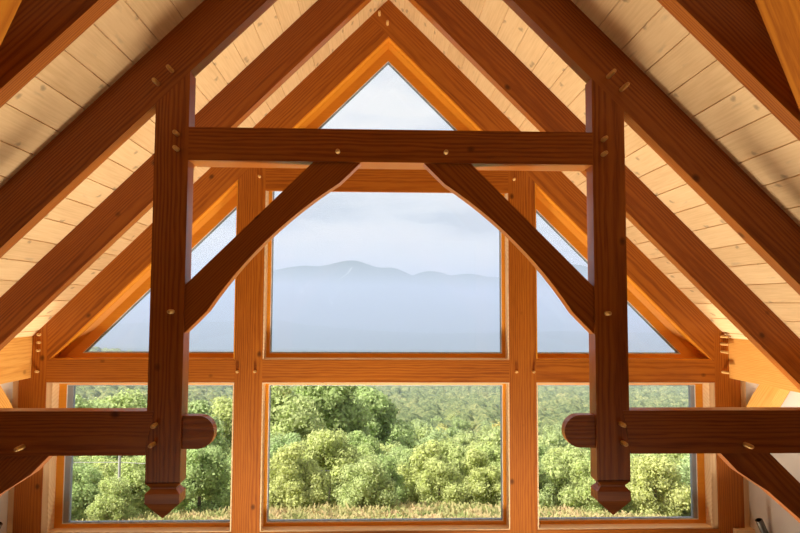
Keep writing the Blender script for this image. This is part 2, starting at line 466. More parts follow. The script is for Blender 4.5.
# bevelled stops under the wall rafters, and pale jamb liners beside the outer windows
tn = 0
def trim(o, label):
    tag(o, label, 'trim', None, 'structure'); return o
for s in (-1, 1):
    tn += 1
    # cross-section in (v, y): a strip standing on the frame with a sloping inner face
    bm = bmesh.new()
    x0, x1 = 0.0, R_LOW + .56
    def pt(x, v, y): return (s * x, y, v - x)
    sec = [(R_LOW - .020, YF), (R_LOW - .020, YF - .03), (R_LOW - .085, YF + .0)]
    ends = []
    for x_ in (0., 1.):
        row = []
        for v, y in sec:
            x = 0. if x_ == 0. else v + .5625
            row.append(bm.verts.new(pt(x, v, y)))
        ends.append(row)
    a_, b_ = ends
    bm.faces.new(a_); bm.faces.new(b_)
    for i in range(3): bm.faces.new((a_[i], a_[(i + 1) % 3], b_[(i + 1) % 3], b_[i]))
    o = from_bm(f'trim_{tn}', bm, FRAMEW, frame((s * 1.6, YF, 1.2), (s, 0, -1), (0, 1, 0)))
    trim(o, f'thin sloping wood stop along the {SIDEWORD[s]} wall rafter, beside the glass')
for s in (-1, 1):
    tn += 1
    o = timber_xz(f'trim_{tn}', mx([(3.343, -2.268), (3.402, -2.268), (3.402, -.791), (3.343, -.791)], s), W + .012, W + .2, math.pi / 2, PALEW, .003)
    trim(o, f'pale jamb board between the {SIDEWORD[s]} side window and its corner post')
for s in (-1, 1):
    tn += 1
    o = timber_xz(f'trim_{tn}', mx([(3.668, FLOOR), (SIDE, FLOOR), (SIDE, -.745), (3.668, -.745)], s), W + .03, W + .1, math.pi / 2, PALEW, .003)
    trim(o, f'narrow pale board between the {SIDEWORD[s]} corner post and white side wall')
tn += 1
o = box(f'trim_{tn}', (3.545, W - .06, -2.36), (SIDE, W + .03, -2.262), PALEW, .004)
trim(o, 'pale ledge end at the foot of the right corner post')

# ------------------------------------------------------------------ room shell
def struct(o, label, cat): return tag(o, label, cat, None, 'structure')
struct(box('floor', (-SIDE - .3, -9.2, FLOOR - .2), (SIDE + .3, W + .25, FLOOR), FLOORW), 'pale wooden floor of the room below', 'floor')
struct(box('wall_left', (-SIDE - .2, -9.2, FLOOR), (-SIDE, W + .25, -.74), PLASTER), 'white plaster side wall on the left', 'wall')
struct(box('wall_right', (SIDE, -9.2, FLOOR), (SIDE + .2, W + .25, -.74), PLASTER), 'white plaster side wall on the right', 'wall')
struct(box('wall_front', (-3.40, W + .03, FLOOR), (3.40, W + .2, -2.46), PLASTER), 'plaster wall below the window sills', 'wall')
bm = bmesh.new(); prism_into(bm, [(-SIDE - .2, -9.0, FLOOR), (SIDE + .2, -9.0, FLOOR), (SIDE + .2, -9.0, 4.), (-SIDE - .2, -9.0, 4.)], (0, -.2, 0))
struct(from_bm('wall_back', bm, WOOD), 'dark wooden wall at the back of the room', 'wall')

struct(box('wall_left', (-SIDE - .2, -9.2, -.74), (-SIDE, -3.2, 4.), WOOD), 'unseen dark upper wall of the hall behind, added to cut light on the truss', 'wall')  # unseen dark hall shell, added so less light reaches the truss fronts
struct(box('wall_right', (SIDE, -9.2, -.74), (SIDE + .2, -3.2, 4.), WOOD), 'unseen dark upper wall of the hall behind on the right, added to cut light on the truss', 'wall')
struct(box('ceiling', (-SIDE - .2, -9.2, 4.), (SIDE + .2, -3.0, 4.2), WOOD), 'unseen flat dark ceiling of the hall behind, added to cut light on the truss', 'ceiling')
bm = bmesh.new(); q = SIDE + .2
prism_into(bm, [(-q, -3.2, 4.), (-q, -3.2, R_TOP + .06 - q), (0, -3.2, R_TOP + .06), (q, -3.2, R_TOP + .06 - q), (q, -3.2, 4.)], (0, -.1, 0))
struct(from_bm('wall_back', bm, WOOD), 'unseen gable panel closing off the dark hall, added to cut light on the truss', 'wall')
BW = .215
for s in (-1, 1):
    # boards run along Y; V-grooves between them; profile over (distance down the slope, depth)
    prof = []
    L = 4.0 * S2
    k = 0
    while k * BW < L:
        a0, a1 = k * BW, (k + 1) * BW
        prof += [(a0 + (.0045 if k else 0), 0.), (a1 - .0045, 0.), (a1 - .001, .010), (a1 + .001, .010)]
        k += 1
    prof = prof[:-2]
    end = prof[-1][0]
    top = [(end, .20), (-.20, .20), (0, 0)][:2]
    bm = bmesh.new(); pts = []
    for d, h in prof + top:
        x = (d + h) / S2; z = R_TOP - (d - h) / S2
        pts.append((s * max(x, 0) if d < 0 else s * x, -3.2, z))
    va = [bm.verts.new(p) for p in pts]; vb = [bm.verts.new((p[0], W + .55, p[2])) for p in pts]
    n = len(va)
    for i in range(n): bm.faces.new((va[i], va[(i + 1) % n], vb[(i + 1) % n], vb[i]))
    bm.faces.new(va); bm.faces.new(vb)
    o = from_bm('ceiling', bm, BOARDS, frame((0, 0, R_TOP), (0, 1, 0), (s, 0, -1)))
    struct(o, f'sloping ceiling of pale knotty pine boards on the {SIDEWORD[s]}', 'ceiling')

# ------------------------------------------------------------------ up-lights on the side walls; fill lamps added on the floor
WARM = (1., .86, .66)
def spot_can(loc, s, aim, seen, label, power, cone=150):
    """cylinder lamp on a short arm and a round wall plate; the light shines out of its upper end"""
    o = empty('wall_uplight', loc)
    tag(o, label, 'wall lamp', 'up-lights on the side walls', 'thing')
    d = (Vector(aim) - Vector(loc)).normalized()
    L, r = .26, .034
    side = d.cross(Vector((0, 1, 0))).normalized(); up_ = side.cross(d)
    def tube(name, p0, p1, r0, r1, cap0=True, cap1=True, inner=None):
        bm = bmesh.new(); ax = (Vector(p1) - Vector(p0)).normalized()
        u = ax.orthogonal().normalized(); v = ax.cross(u); n = 20
        secs = [(Vector(p0), r0), (Vector(p1), r1)]
        if inner: secs += [(Vector(p1), inner), (Vector(p1) - ax * .06, inner)]
        rings = [[bm.verts.new(p + (u * math.cos(2 * math.pi * k / n) + v * math.sin(2 * math.pi * k / n)) * rr) for k in range(n)] for p, rr in secs]
        for a, b in zip(rings, rings[1:]):
            for k in range(n): bm.faces.new((a[k], a[(k + 1) % n], b[(k + 1) % n], b[k]))
        bm.faces.new(rings[0]); bm.faces.new(rings[-1])
        return from_bm(name, bm, DARKMETAL, Matrix.Translation(Vector(loc)), o)
    c = Vector(loc)
    tube('can', c - d * L, c, r, r, inner=r * .82)
    wall = Vector((s * SIDE, c.y + .02, c.z - L * .75))
    tube('arm', c - d * L * .6, wall - Vector((s * .01, 0, 0)), .011, .011)
    tube('wall_plate_disc', wall - Vector((s * .018, 0, 0)), wall, .055, .055)
    li = bpy.data.lights.new('uplight_bulb', 'SPOT'); li.energy = power; li.spot_size = math.radians(cone); li.spot_blend = .6
    li.color = WARM; li.shadow_soft_size = .03
    lo = bpy.data.objects.new('uplight_bulb', li); COL.objects.link(lo); lo.parent = o
    lo.matrix_basis = Matrix.Translation(Vector(loc)).inverted() @ (Matrix.Translation(c + d * .02) @ d.to_track_quat('-Z', 'Y').to_matrix().to_4x4())
    return o

spot_can((3.615, 2.06, -2.07), 1, (3.20, 2.0, -1.2), True, 'small dark cylinder lamp on the white wall beside the right corner post', 9, 100)
spot_can((-3.610, 2.06, -2.05), -1, (-3.2, 2.0, -1.2), True, 'small dark cylinder lamp on the white wall beside the left corner post', 6, 100)
def floor_fill_light(x, y, power, label, aim=None, cone=95):  # unseen lamps, made up to fill the room with light from below and behind
    """an added fill lamp, out of view: low and round on the floor, open at the top"""
    o = empty('floor_fill_light', (x, y, FLOOR))
    tag(o, label, 'added fill lamp', 'added fill lamps on the floor out of view', 'thing')
    bm = bmesh.new(); n = 24; secs = [(.0, .20), (.22, .34), (.22, .325), (.10, .30)]
    rings = [[bm.verts.new((x + r * math.cos(2 * math.pi * k / n), y + r * math.sin(2 * math.pi * k / n), FLOOR + z)) for k in range(n)] for z, r in secs for r in [r * (1. if cone > 60 else .6)]]
    for a, b in zip(rings, rings[1:]):
        for k in range(n): bm.faces.new((a[k], a[(k + 1) % n], b[(k + 1) % n], b[k]))
    bm.faces.new(rings[0]); bm.faces.new(rings[-1])
    from_bm('can', bm, DARKMETAL, Matrix.Translation((x, y, FLOOR)), o)
    li = bpy.data.lights.new('fill_bulb', 'SPOT'); li.energy = power; li.spot_size = math.radians(cone); li.spot_blend = .7 if cone > 60 else (.9 if cone > 25 else .35)
    li.color = WARM; li.shadow_soft_size = .32 if cone > 60 else .08
    lo = bpy.data.objects.new('fill_bulb', li); COL.objects.link(lo); lo.parent = o
    q = (Vector(aim) - Vector((x, y, FLOOR + .24))) if aim else Vector((0, 0, 1))
    lo.matrix_basis = Matrix.Translation((0, 0, .24)) @ q.to_track_quat('-Z', 'Y').to_matrix().to_4x4()
for x, y, p_ in ((1.3, .8, 860), (-1.3, .8, 860), (1.9, 1.5, 280), (-1.9, 1.5, 280)):
    floor_fill_light(x, y, p_, 'low added fill lamp, unseen on the wooden floor below')
for x, y, p_ in ((1.3, -2.7, 110), (-1.3, -2.7, 110)):
    floor_fill_light(x, y, p_, 'low added fill lamp, unseen on the floor further back in the room', None, 80)
for s in (-1, 1):
    floor_fill_light(s * (3.42 if s > 0 else 3.40), -8., 300, 'added fill lamp, unseen on the floor of the hall behind the viewer', (s * .9, 0, -2.3), 30)
floor_fill_light(1.1, 1.75, 900, 'added fill lamp, unseen on the floor, turned towards the right side wall', (3.56, 1.80, -.50), 17)
floor_fill_light(-1.1, 1.75, 700, 'added fill lamp, unseen on the floor, turned towards the left side wall', (-3.56, 1.80, -.50), 17)

# ------------------------------------------------------------------ outdoors
exec_out = True
def terrain_z(x, y):
    d = math.hypot(x, y + 4.)
    K = [(0, -5.2), (18, -6.4), (26, -8.2), (45, -13.5), (80, -22.5), (150, -35.5), (300, -56), (600, -86), (1200, -128), (2500, -205), (4500, -318), (9000, -330)]
    for (d0, z0), (d1, z1) in zip(K, K[1:]):
        if d <= d1:
            t = (d - d0) / (d1 - d0); z = z0 + (z1 - z0) * t; break
    else: z = K[-1][1]
    az = math.atan2(x, y + 4.)
    if d > 60:
        # the slope is higher on the left of the view, where a wooded shoulder closes it
        w = min(1, (d - 60) / 300)
        sh = max(0., min(1., (-.22 - az) / .25))
        z += w * sh * min(d, 900) * .045
        z += w * 2.5 * mnoise.noise(Vector((x * .006, y * .006, 3.)))
    if d > 500:
        z += min(1, (d - 500) / 800) * 16 * mnoise.noise(Vector((x * .0016, y * .0016, 9.)))
    return z

def ground_mat():
    t = NT('meadow_and_woods_floor')
    co = t.n('TexCoord').outputs['Object']
    n1 = t.n('TexNoise', {'Vector': co, 'Scale': 1.1, 'Detail': 6., 'Roughness': .7}).outputs['Fac']
    c = t.ramp(n1, [(.3, (.10, .11, .035)), (.5, (.24, .22, .09)), (.68, (.40, .32, .16))]).outputs[0]
    b = t.n('BsdfDiffuse', {'Color': c})
    return t.surf(b.outputs[0])
def forest_mat(name, c0, c1, c2, scale):
    t = NT(name)
    co = t.n('TexCoord').outputs['Object']
    n1 = t.n('TexNoise', {'Vector': co, 'Scale': scale, 'Detail': 8., 'Roughness': .65}).outputs['Fac']
    n2 = t.n('TexNoise', {'Vector': co, 'Scale': scale * .08, 'Detail': 4., 'Roughness': .5}).outputs['Fac']
    c = t.ramp(t.math('ADD', t.math('MULTIPLY', n1, .6), t.math('MULTIPLY', n2, .4)), [(.35, c0), (.5, c1), (.62, c2)]).outputs[0]
    b = t.n('BsdfDiffuse', {'Color': c, 'Normal': t.n('Bump', {'Height': n1, 'Strength': 1., 'Distance': 6.}).outputs[0]})
    return t.surf(b.outputs[0])

def grid_mesh(name, P, mat, M=None, smooth=True):
    """P: (rows, cols, 3) array"""
    r, c, _ = P.shape
    idx = np.arange(r * c).reshape(r, c)
    f = np.stack([idx[:-1, :-1], idx[:-1, 1:], idx[1:, 1:], idx[1:, :-1]], -1).reshape(-1, 4)
    return np_mesh(name, P.reshape(-1, 3), f, mat, smooth)

def np_mesh(name, V, F, mat, smooth=False):
    me = bpy.data.meshes.new(name); n, k = F.shape
    me.vertices.add(len(V)); me.vertices.foreach_set('co', V.astype(np.float32).ravel())
    me.loops.add(n * k); me.loops.foreach_set('vertex_index', F.astype(np.int32).ravel())
    me.polygons.add(n); me.polygons.foreach_set('loop_start', np.arange(0, n * k, k, dtype=np.int32))
    me.polygons.foreach_set('loop_total', np.full(n, k, dtype=np.int32))
    me.polygons.foreach_set('use_smooth', np.full(n, smooth, dtype=bool))
    me.update(calc_edges=True); me.validate()
    if mat: me.materials.append(mat)
    return me

# ground: near meadow, then wooded slopes and valley
rs = np.concatenate([np.linspace(8.2, 30, 24), np.geomspace(32, 700, 60)])
az = np.linspace(-1.15, 1.15, 121)
P = np.zeros((len(rs), len(az), 3))
for i, r_ in enumerate(rs):
    for j, a_ in enumerate(az):
        x, y = r_ * math.sin(a_), r_ * math.cos(a_) - 4
        P[i, j] = (x, y, terrain_z(x, y))
me = grid_mesh('ground', P, ground_mat())
struct(link('ground', me), 'grassy hillside falling away below the house', 'ground')
rs = np.geomspace(690, 9000, 70)
P = np.zeros((len(rs), len(az), 3))
for i, r_ in enumerate(rs):
    for j, a_ in enumerate(az):
        x, y = r_ * math.sin(a_), r_ * math.cos(a_) - 4
        P[i, j] = (x, y, terrain_z(x, y) + 5)
me = grid_mesh('valley', P, forest_mat('wooded_valley', (.02, .035, .02), (.045, .07, .03), (.09, .11, .04), .035))
struct(link('valley', me), 'hazy wooded valley beyond the near slope', 'hills')

# mountains: ridge heights as (azimuth tangent, elevation tangent)
GRID = {}
def mountain(name, ridge, dist, depth, label, seed, base):
    ta = np.linspace(ridge[0][0], ridge[-1][0], 260)
    el = np.interp(ta, [a for a, _ in ridge], [b for _, b in ridge])
    ker = np.hanning(7); ker /= ker.sum(); el = np.convolve(np.pad(el, 3, 'edge'), ker, 'valid')
    ks = np.linspace(0, 1.35, 70)
    P = np.zeros((len(ks), len(ta), 3))
    for j, (a, b) in enumerate(zip(ta, el)):
        for i, k in enumerate(ks):
            y = dist - depth + depth * k; x = a * y
            top = b * dist
            if k <= 1: f = (k * k * (3 - 2 * k)) ** .85
            else: f = 1 - (k - 1) * 1.2
            z = base + (top - base) * f
            e_ = mnoise.multi_fractal(Vector((x * .0011, y * .0011, seed)), .9, 2.1, 5) - 1.
            rg = abs(mnoise.noise(Vector((x * .0013, y * .0006, seed + 5))))
            z += (e_ * 40 - rg * 230) * (math.sin(math.pi * min(k, 1.)) ** .8) * max(0., 1 - max(0, k - .92) * 12) * min(1., max(0, (top - base) / 500))
            P[i, j] = (x, y - 4, z)
    GRID[label] = (ta, ks, P)
    me = grid_mesh(name, P, forest_mat(name + '_woods', (.010, .018, .014), (.022, .036, .022), (.045, .055, .03), .012))
    return struct(link(name, me), label, 'mountain')

def px(xy): # photograph angles: tangent of azimuth and elevation
    return [((x - 379.) / 622.6, (304.5 - y) / 622.6) for x, y in xy]
main = px([(-250, 318), (0, 316), (60, 312), (110, 306), (150, 297), (190, 286), (215, 281), (240, 279), (262, 275), (275, 271), (288, 268), (300, 266.5), (310, 266), (320, 267.3), (330, 264.5), (340, 262), (351, 260.6), (362, 262.5), (372, 266), (381, 268.5), (388, 267), (396, 267.8), (405, 272), (414, 276), (440, 286), (470, 297), (500, 304), (560, 316), (700, 330)])
rear = px([(330, 300), (380, 290), (405, 279), (415, 274), (427, 270.5), (438, 271.3), (452, 275.3), (462, 273.5), (472, 273), (482, 275), (492, 276.5), (503, 277), (525, 272), (545, 267), (565, 263.5), (580, 263), (600, 268), (625, 276), (650, 284), (690, 296), (800, 316), (1000, 326)])
foot = px([(-250, 326), (0, 330), (80, 328), (130, 324), (180, 322), (230, 322), (262, 319), (280, 320), (300, 324), (330, 327), (380, 331), (440, 333), (500, 332), (560, 330), (620, 332), (720, 331), (900, 335)])
MAIN = mountain('mountain', main, 8200, 2600, 'broad blue mountain with the highest peak, seen through the upper centre window', 1.5, -320)
mountain('mountain', rear, 11500, 3000, 'paler rounded mountains further back on the right', 6.5, -320)
mountain('mountain', foot, 5200, 1100, 'low dark foothill ridge in front of the mountains', 11.5, -320)

# pale cleared ski runs on the main mountain: narrow strips lying on its face
ta, ks, P = GRID[[k for k in GRID if 'highest' in k][0]]
bm = bmesh.new()
for run in ([(311, 281), (306, 285), (309, 288), (302, 291), (303, 294), (296, 297)], [(340, 288), (336, 296), (330, 300), (333, 305), (326, 309)], [(352, 268), (347, 274), (342, 279)],
            [(304, 345), (309, 347), (313, 350), (317, 352)], [(362, 346), (371, 346.5), (380, 347)]):
    row = []
    for a_, e_ in px(run):
        j = int(np.argmin(abs(ta - a_))); el = P[:, j, 2] / (P[:, j, 1] + 4)
        i_ = int(np.argmax(el >= e_)) or 1
        t_ = (e_ - el[i_ - 1]) / max(1e-6, el[i_] - el[i_ - 1]); p_ = Vector(P[i_ - 1, j] + (P[i_, j] - P[i_ - 1, j]) * min(1, max(0, t_)))
        row.append(p_ + Vector((0, -12, 8)))
    wd_ = Vector((9., 0, 5.))
    for p0, p1 in zip(row, row[1:]):
        bm.faces.new([bm.verts.new(v) for v in (p0 - wd_, p1 - wd_, p1 + wd_, p0 + wd_)])
ext = bmesh.ops.extrude_face_region(bm, geom=list(bm.faces))
for v in ext['geom']:
    if isinstance(v, bmesh.types.BMVert): v.co.z -= 6
o = from_bm('ski_run', bm, plain('cleared_slope', (.62, .64, .55), .9), None, MAIN)
o['label'] = 'pale cleared runs on the mountain face'

# ------------------------------------------------------------------ trees
def leaf_mat():
    t = NT('sunlit_leaves')
    rnd = t.n('ObjectInfo').outputs['Random']
    co = t.n('TexCoord').outputs['Object']
    n1 = t.n('TexNoise', {'Vector': co, 'Scale': 1.6, 'Detail': 3.}).outputs['Fac']
    n2 = t.n('TexWhiteNoise', {'Vector': t.n('VectorMath', {0: co, 1: (.25, .25, .25)}, operation='SNAP').outputs[0]}, noise_dimensions='3D').outputs['Value']
    base = t.ramp(rnd, [(0., (.40, .52, .22)), (.3, (.48, .58, .24)), (.6, (.58, .62, .25)), (.8, (.44, .56, .28)), (.95, (.64, .64, .24)), (1., (.74, .58, .15))]).outputs[0]
    c = t.mix(t.math('MULTIPLY', n1, .28), base, (.68, .70, .36))
    v = t.math('MULTIPLY_ADD', n2, .7, .65)
    hsv = t.n('HueSaturation', {'Color': c, 'Value': v}).outputs[0]
    d = t.n('BsdfDiffuse', {'Color': hsv}); tl = t.n('BsdfTranslucent', {'Color': hsv})
    return t.surf(t.n('MixShader', {0: .5, 1: d.outputs[0], 2: tl.outputs[0]}).outputs[0])
LEAF = leaf_mat()
BARK = plain('grey_bark', (.16, .13, .10), .9)

def crown_mesh(name, h, w, nblob, nleaf, leaf, seed, low=.2, rs=1.):
    g = np.random.default_rng(seed)
    cs, rs_ = [], []
    for k in range(nblob):
        t = g.uniform(low, .95); rr = w * .5 * (1 - abs(t - .45) * 1.15)
        a = g.uniform(0, 2 * math.pi); q = rr * math.sqrt(g.uniform(.0, .6))
        cs.append((q * math.cos(a), q * math.sin(a), t * h)); rs_.append(w * g.uniform(.15, .27) * rs)
    cs = np.array(cs); rs_ = np.array(rs_)
    V, F = [], []
    # a ragged solid heart in every clump of leaves
    bm = bmesh.new(); bmesh.ops.create_icosphere(bm, subdivisions=2, radius=1); ico = np.array([v.co[:] for v in bm.verts]); icf = np.array([[v.index for v in f.verts] for f in bm.faces]); bm.free()
    n0 = 0
    tri_v, tri_f = [], []
    which = g.integers(0, nblob, nleaf)
    dirs = g.normal(size=(nleaf, 3)); dirs[:, 2] += .25; dirs /= np.linalg.norm(dirs, axis=1)[:, None]
    rad = rs_[which] * g.uniform(.70, 1.28, nleaf)
    pos = cs[which] + dirs * rad[:, None] * np.array([1, 1, .85])
    nrm = dirs + g.normal(size=(nleaf, 3)) * .55; nrm /= np.linalg.norm(nrm, axis=1)[:, None]
    tmp = g.normal(size=(nleaf, 3)); u = np.cross(nrm, tmp); u /= np.linalg.norm(u, axis=1)[:, None]; v = np.cross(nrm, u)
    sz = leaf * g.uniform(.6, 1.3, nleaf)[:, None]
    q = np.stack([pos - u * sz, pos - v * sz * .55 + nrm * sz * .12, pos + u * sz, pos + v * sz * .55 + nrm * sz * .12], 1)
    V = q.reshape(-1, 3); F = np.arange(nleaf * 4).reshape(-1, 4)
    base = len(V)
    hv, hf = [], []
    for c, r in zip(cs, rs_):
        jit = 1 + g.normal(size=(len(ico), 1)) * .08
        hv.append(c + ico * jit * r * .72 * np.array([1, 1, .85])); hf.append(icf + base); base += len(ico)
    hv = np.concatenate(hv); hf = np.concatenate(hf)
    hf = np.concatenate([hf, hf[:, 2:3]], 1)
    # triangles and quads: build with from_pydata-like arrays
    me = bpy.data.meshes.new(name)
    allv = np.concatenate([V, hv])
    nt = len(hf); loops = np.concatenate([F.ravel(), hf[:, :3].ravel()])
    starts = np.concatenate([np.arange(0, nleaf * 4, 4), nleaf * 4 + np.arange(0, nt * 3, 3)])
    tot = np.concatenate([np.full(nleaf, 4), np.full(nt, 3)])
    me.vertices.add(len(allv)); me.vertices.foreach_set('co', allv.astype(np.float32).ravel())
    me.loops.add(len(loops)); me.loops.foreach_set('vertex_index', loops.astype(np.int32))
    me.polygons.add(len(starts)); me.polygons.foreach_set('loop_start', starts.astype(np.int32)); me.polygons.foreach_set('loop_total', tot.astype(np.int32))
    me.update(calc_edges=True)
    me.materials.append(LEAF)
    return me

def trunk_mesh(h, seed):
    g = np.random.default_rng(seed)
    bm = bmesh.new(); n = 8; secs = [(-.8, .17), (.3 * h, .12), (.7 * h, .06)]
    rings = []
    for z, r in secs:
        ox, oy = g.normal(size=2) * .12
        rings.append([bm.verts.new((ox + r * math.cos(2 * math.pi * k / n), oy + r * math.sin(2 * math.pi * k / n), z)) for k in range(n)])
    for a, b in zip(rings, rings[1:]):
        for k in range(n): bm.faces.new((a[k], a[(k + 1) % n], b[(k + 1) % n], b[k]))
    bm.faces.new(rings[-1])
    me = bpy.data.meshes.new('trunk'); bm.to_mesh(me); bm.free(); me.materials.append(BARK)
    return me

NEAR = [crown_mesh('foliage', 5.6, 6.2, 34, 14000, .125, 20 + i, .06, .62) for i in range(5)]
BIG = [crown_mesh('foliage', 10.5, 9.2, 46, 14000, .22, 40 + i, .12, .6) for i in range(4)]
FAR = [crown_mesh('foliage', 11., 10.5, 16, 2200, .50, 60 + i, .1, .85) for i in range(4)]
TRN = [trunk_mesh(5.6, 3), trunk_mesh(10.5, 4)]

placed = []
def tree(name, x, y, sc, crown, trunk, label, cat, group, sink=0.3):
    z = terrain_z(x, y) - sink
    o = empty(name, (x, y, z))
    M = Matrix.Translation((x, y, z)) @ Matrix.Rotation(random.random() * 6.28, 4, 'Z') @ Matrix.Scale(sc, 4)
    tag(o, label, cat, group, 'thing')
    link('foliage', crown, M, o)
    if trunk: link('trunk', trunk, M, o)
    return o

def where(x, y):
    t = (x + .08) / (y + 4) * 622 + 379
    return 'lower left window' if t < 248 else ('lower centre window' if t < 522 else 'lower right window')

# the leafy screen nearest the glass: pixel column in the photograph and distance
near_spots = [(60, 27, 1.0, 'broad yellow green bush at the outer edge of the lower left window'),
 (124, 23.6, .62, 'bush in front of the utility pole in the lower left window'),
 (150, 28, 1.05, 'tall leafy bush behind the left pendant'),
 (206, 25, .95, 'pale green bush between the left pendant and the window post'),
 (255, 29, .9, 'bush half hidden by the left window post'),
 (292, 25, .95, 'dense green bush at the left edge of the lower centre window'),
 (332, 28, 1.12, 'large rounded bush left of centre in the lower centre window'),
 (368, 24, .78, 'low pale bush just right of the large rounded bush'),
 (402, 31, .9, 'upright bush in the middle of the lower centre window'),
 (440, 26, .72, 'low bright green bush right of centre in the lower centre window'),
 (482, 29, .92, 'bushy tree at the right edge of the lower centre window'),
 (528, 26, .75, 'bush half hidden by the right window post'),
 (562, 28, 1.0, 'yellow green bush left of the right pendant'),
 (612, 30, 1.0, 'bush behind the right pendant'),
 (655, 26, .98, 'leafy bush right of the right pendant'),
 (700, 28, 1.1, 'tall bush at the outer edge of the lower right window')]
for i, (c, d, sc, lab) in enumerate(near_spots):
    x = (c - 379) / 622 * d - .08; y = d - 4
    tree('bush', x, y, sc * .54, NEAR[i % 5], TRN[0], lab, 'bush', 'bushes below the windows', .4)
    placed.append((x, y, 1.2))
# more of the same thicket between and behind them
k = 0
for _ in range(4000):
    d = random.uniform(24.5, 40); c = random.uniform(20, 760)
    if 102 < c < 152 and d < 28: continue
    x = (c - 379) / 622 * d - .08; y = d - 4
    if all((x - a) ** 2 + (y - b) ** 2 > (1.35 + r_) ** 2 * .8 for a, b, r_ in placed):
        tree('bush', x, y, random.uniform(.40, .55) * (1 + .25 * (d > 32)), NEAR[k % 5], None,
             f'leafy bush in the thicket seen through the {where(x, y)}', 'bush', f'thicket in the {where(x, y)}', .4)
        placed.append((x, y, 1.2)); k += 1
    if k >= 90: break
print('thicket', k)
def weeds():
    n = 30000; g = np.random.default_rng(99)
    d = g.uniform(15, 25, n); t = g.uniform(-.62, .62, n)
    x = t * d; y = d - 4
    z = np.array([terrain_z(a, b) for a, b in zip(x, y)])
    hgt = g.uniform(.08, .28, n) * (.5 + .5 * np.clip((d - 14) / 8, 0, 1)); an = g.uniform(0, 6.28, n); w_ = g.uniform(.02, .06, n)
    ux, uy = np.cos(an) * w_, np.sin(an) * w_; lx, ly = g.normal(size=n) * .18, g.normal(size=n) * .18
    q = np.stack([np.stack([x - ux, y - uy, z - .05], 1), np.stack([x + ux, y + uy, z - .05], 1), np.stack([x + ux + lx, y + uy + ly, z + hgt], 1), np.stack([x - ux * .2 + lx, y - uy * .2 + ly, z + hgt * 1.05], 1)], 1).reshape(-1, 3)
    m = NT('meadow_weeds')
    wn_ = m.n('TexNoise', {'Vector': m.n('TexCoord').outputs['Object'], 'Scale': 1.3, 'Detail': 5.}).outputs['Fac']
    c = m.ramp(wn_, [(.35, (.30, .34, .12)), (.5, (.50, .44, .20)), (.65, (.60, .44, .24))]).outputs[0]
    m.surf(m.n('MixShader', {0: .4, 1: m.n('BsdfDiffuse', {'Color': c}).outputs[0], 2: m.n('BsdfTranslucent', {'Color': c}).outputs[0]}).outputs[0])
    o = link('meadow_grass', np_mesh('meadow_grass', q, np.arange(n * 4).reshape(-1, 4), m.m))
    tag(o, 'brownish grass and weeds along the foot of the bushes', 'grass', None, 'stuff')
weeds()

# tall maples on the left shoulder and trees stepping down the slope
big_spots = [(85, 44, 1.0, 'rounded yellow green maple at the left of the lower left window'),
 (130, 52, 1.05, 'tall pale maple above the left hammer beam'),
 (190, 47, .9, 'tree crown behind the left hammer post'),
 (228, 58, 1.0, 'yellow tree beside the left window post'),
 (285, 46, .98, 'yellow green maple at the upper left corner of the lower centre window'),
 (330, 52, 1.15, 'big maple filling the upper left of the lower centre window'),
 (375, 60, 1.15, 'tall dark green tree just left of the centre line'),
 (405, 48, .62, 'dark tree with brown leaves near the middle of the lower centre window'),
 (430, 60, .72, 'yellowish tree right of the dark brown tree'),
 (480, 56, .78, 'rounded green tree near the right of the lower centre window'),
 (515, 70, .9, 'tree with orange autumn leaves by the right window post'),
 (560, 66, .85, 'green tree left of the rounded beam end on the right'),
 (640, 60, .85, 'green tree under the right hammer beam'),
 (690, 52, .85, 'tree at the right edge of the lower right window')]
for i, (c, d, sc, lab) in enumerate(big_spots):
    x = (c - 379) / 622 * d - .08; y = d - 4
    tree('tree', x, y, sc * (.84 if c < 395 else .56), BIG[i % 4], TRN[1], lab, 'tree', 'tall trees behind the bushes', .6)
    placed.append((x, y, 4.))

# the wood on the slope: individual crowns, nearest first
cand = []
for _ in range(9000):
    d = 34 + 260 * random.random() ** .75
    t = random.uniform(-.62, .60)
    x = t * d; y = d - 4
    cand.append((d, x, y))
random.shuffle(cand)
wood_spots = []
for d, x, y in cand:
    if d < 44: continue
    rr = 4.4 + d * .008
    if all((x - a) ** 2 + (y - b) ** 2 > ((rr + c) * .78) ** 2 for a, b, c in placed):
        placed.append((x, y, rr)); wood_spots.append((d, x, y))
wood_spots.sort()
wood_spots = wood_spots[:200]
DMAX = wood_spots[-1][0]; print('DMAX', DMAX)
for i, (d, x, y) in enumerate(wood_spots):
    wz = where(x, y)
    band = 'just behind the tall trees' if d < 90 else ('part way down the slope' if d < 160 else 'far down the slope')
    tree('tree', x, y, random.uniform(.52, .72) * (1. if d > 80 else .75), FAR[i % 4] if d > 80 else BIG[i % 4], None,
         f'crown among the wooded slope in the {wz}, {band}', 'tree', f'woodland crowns in the {wz}, {band}', 1.)

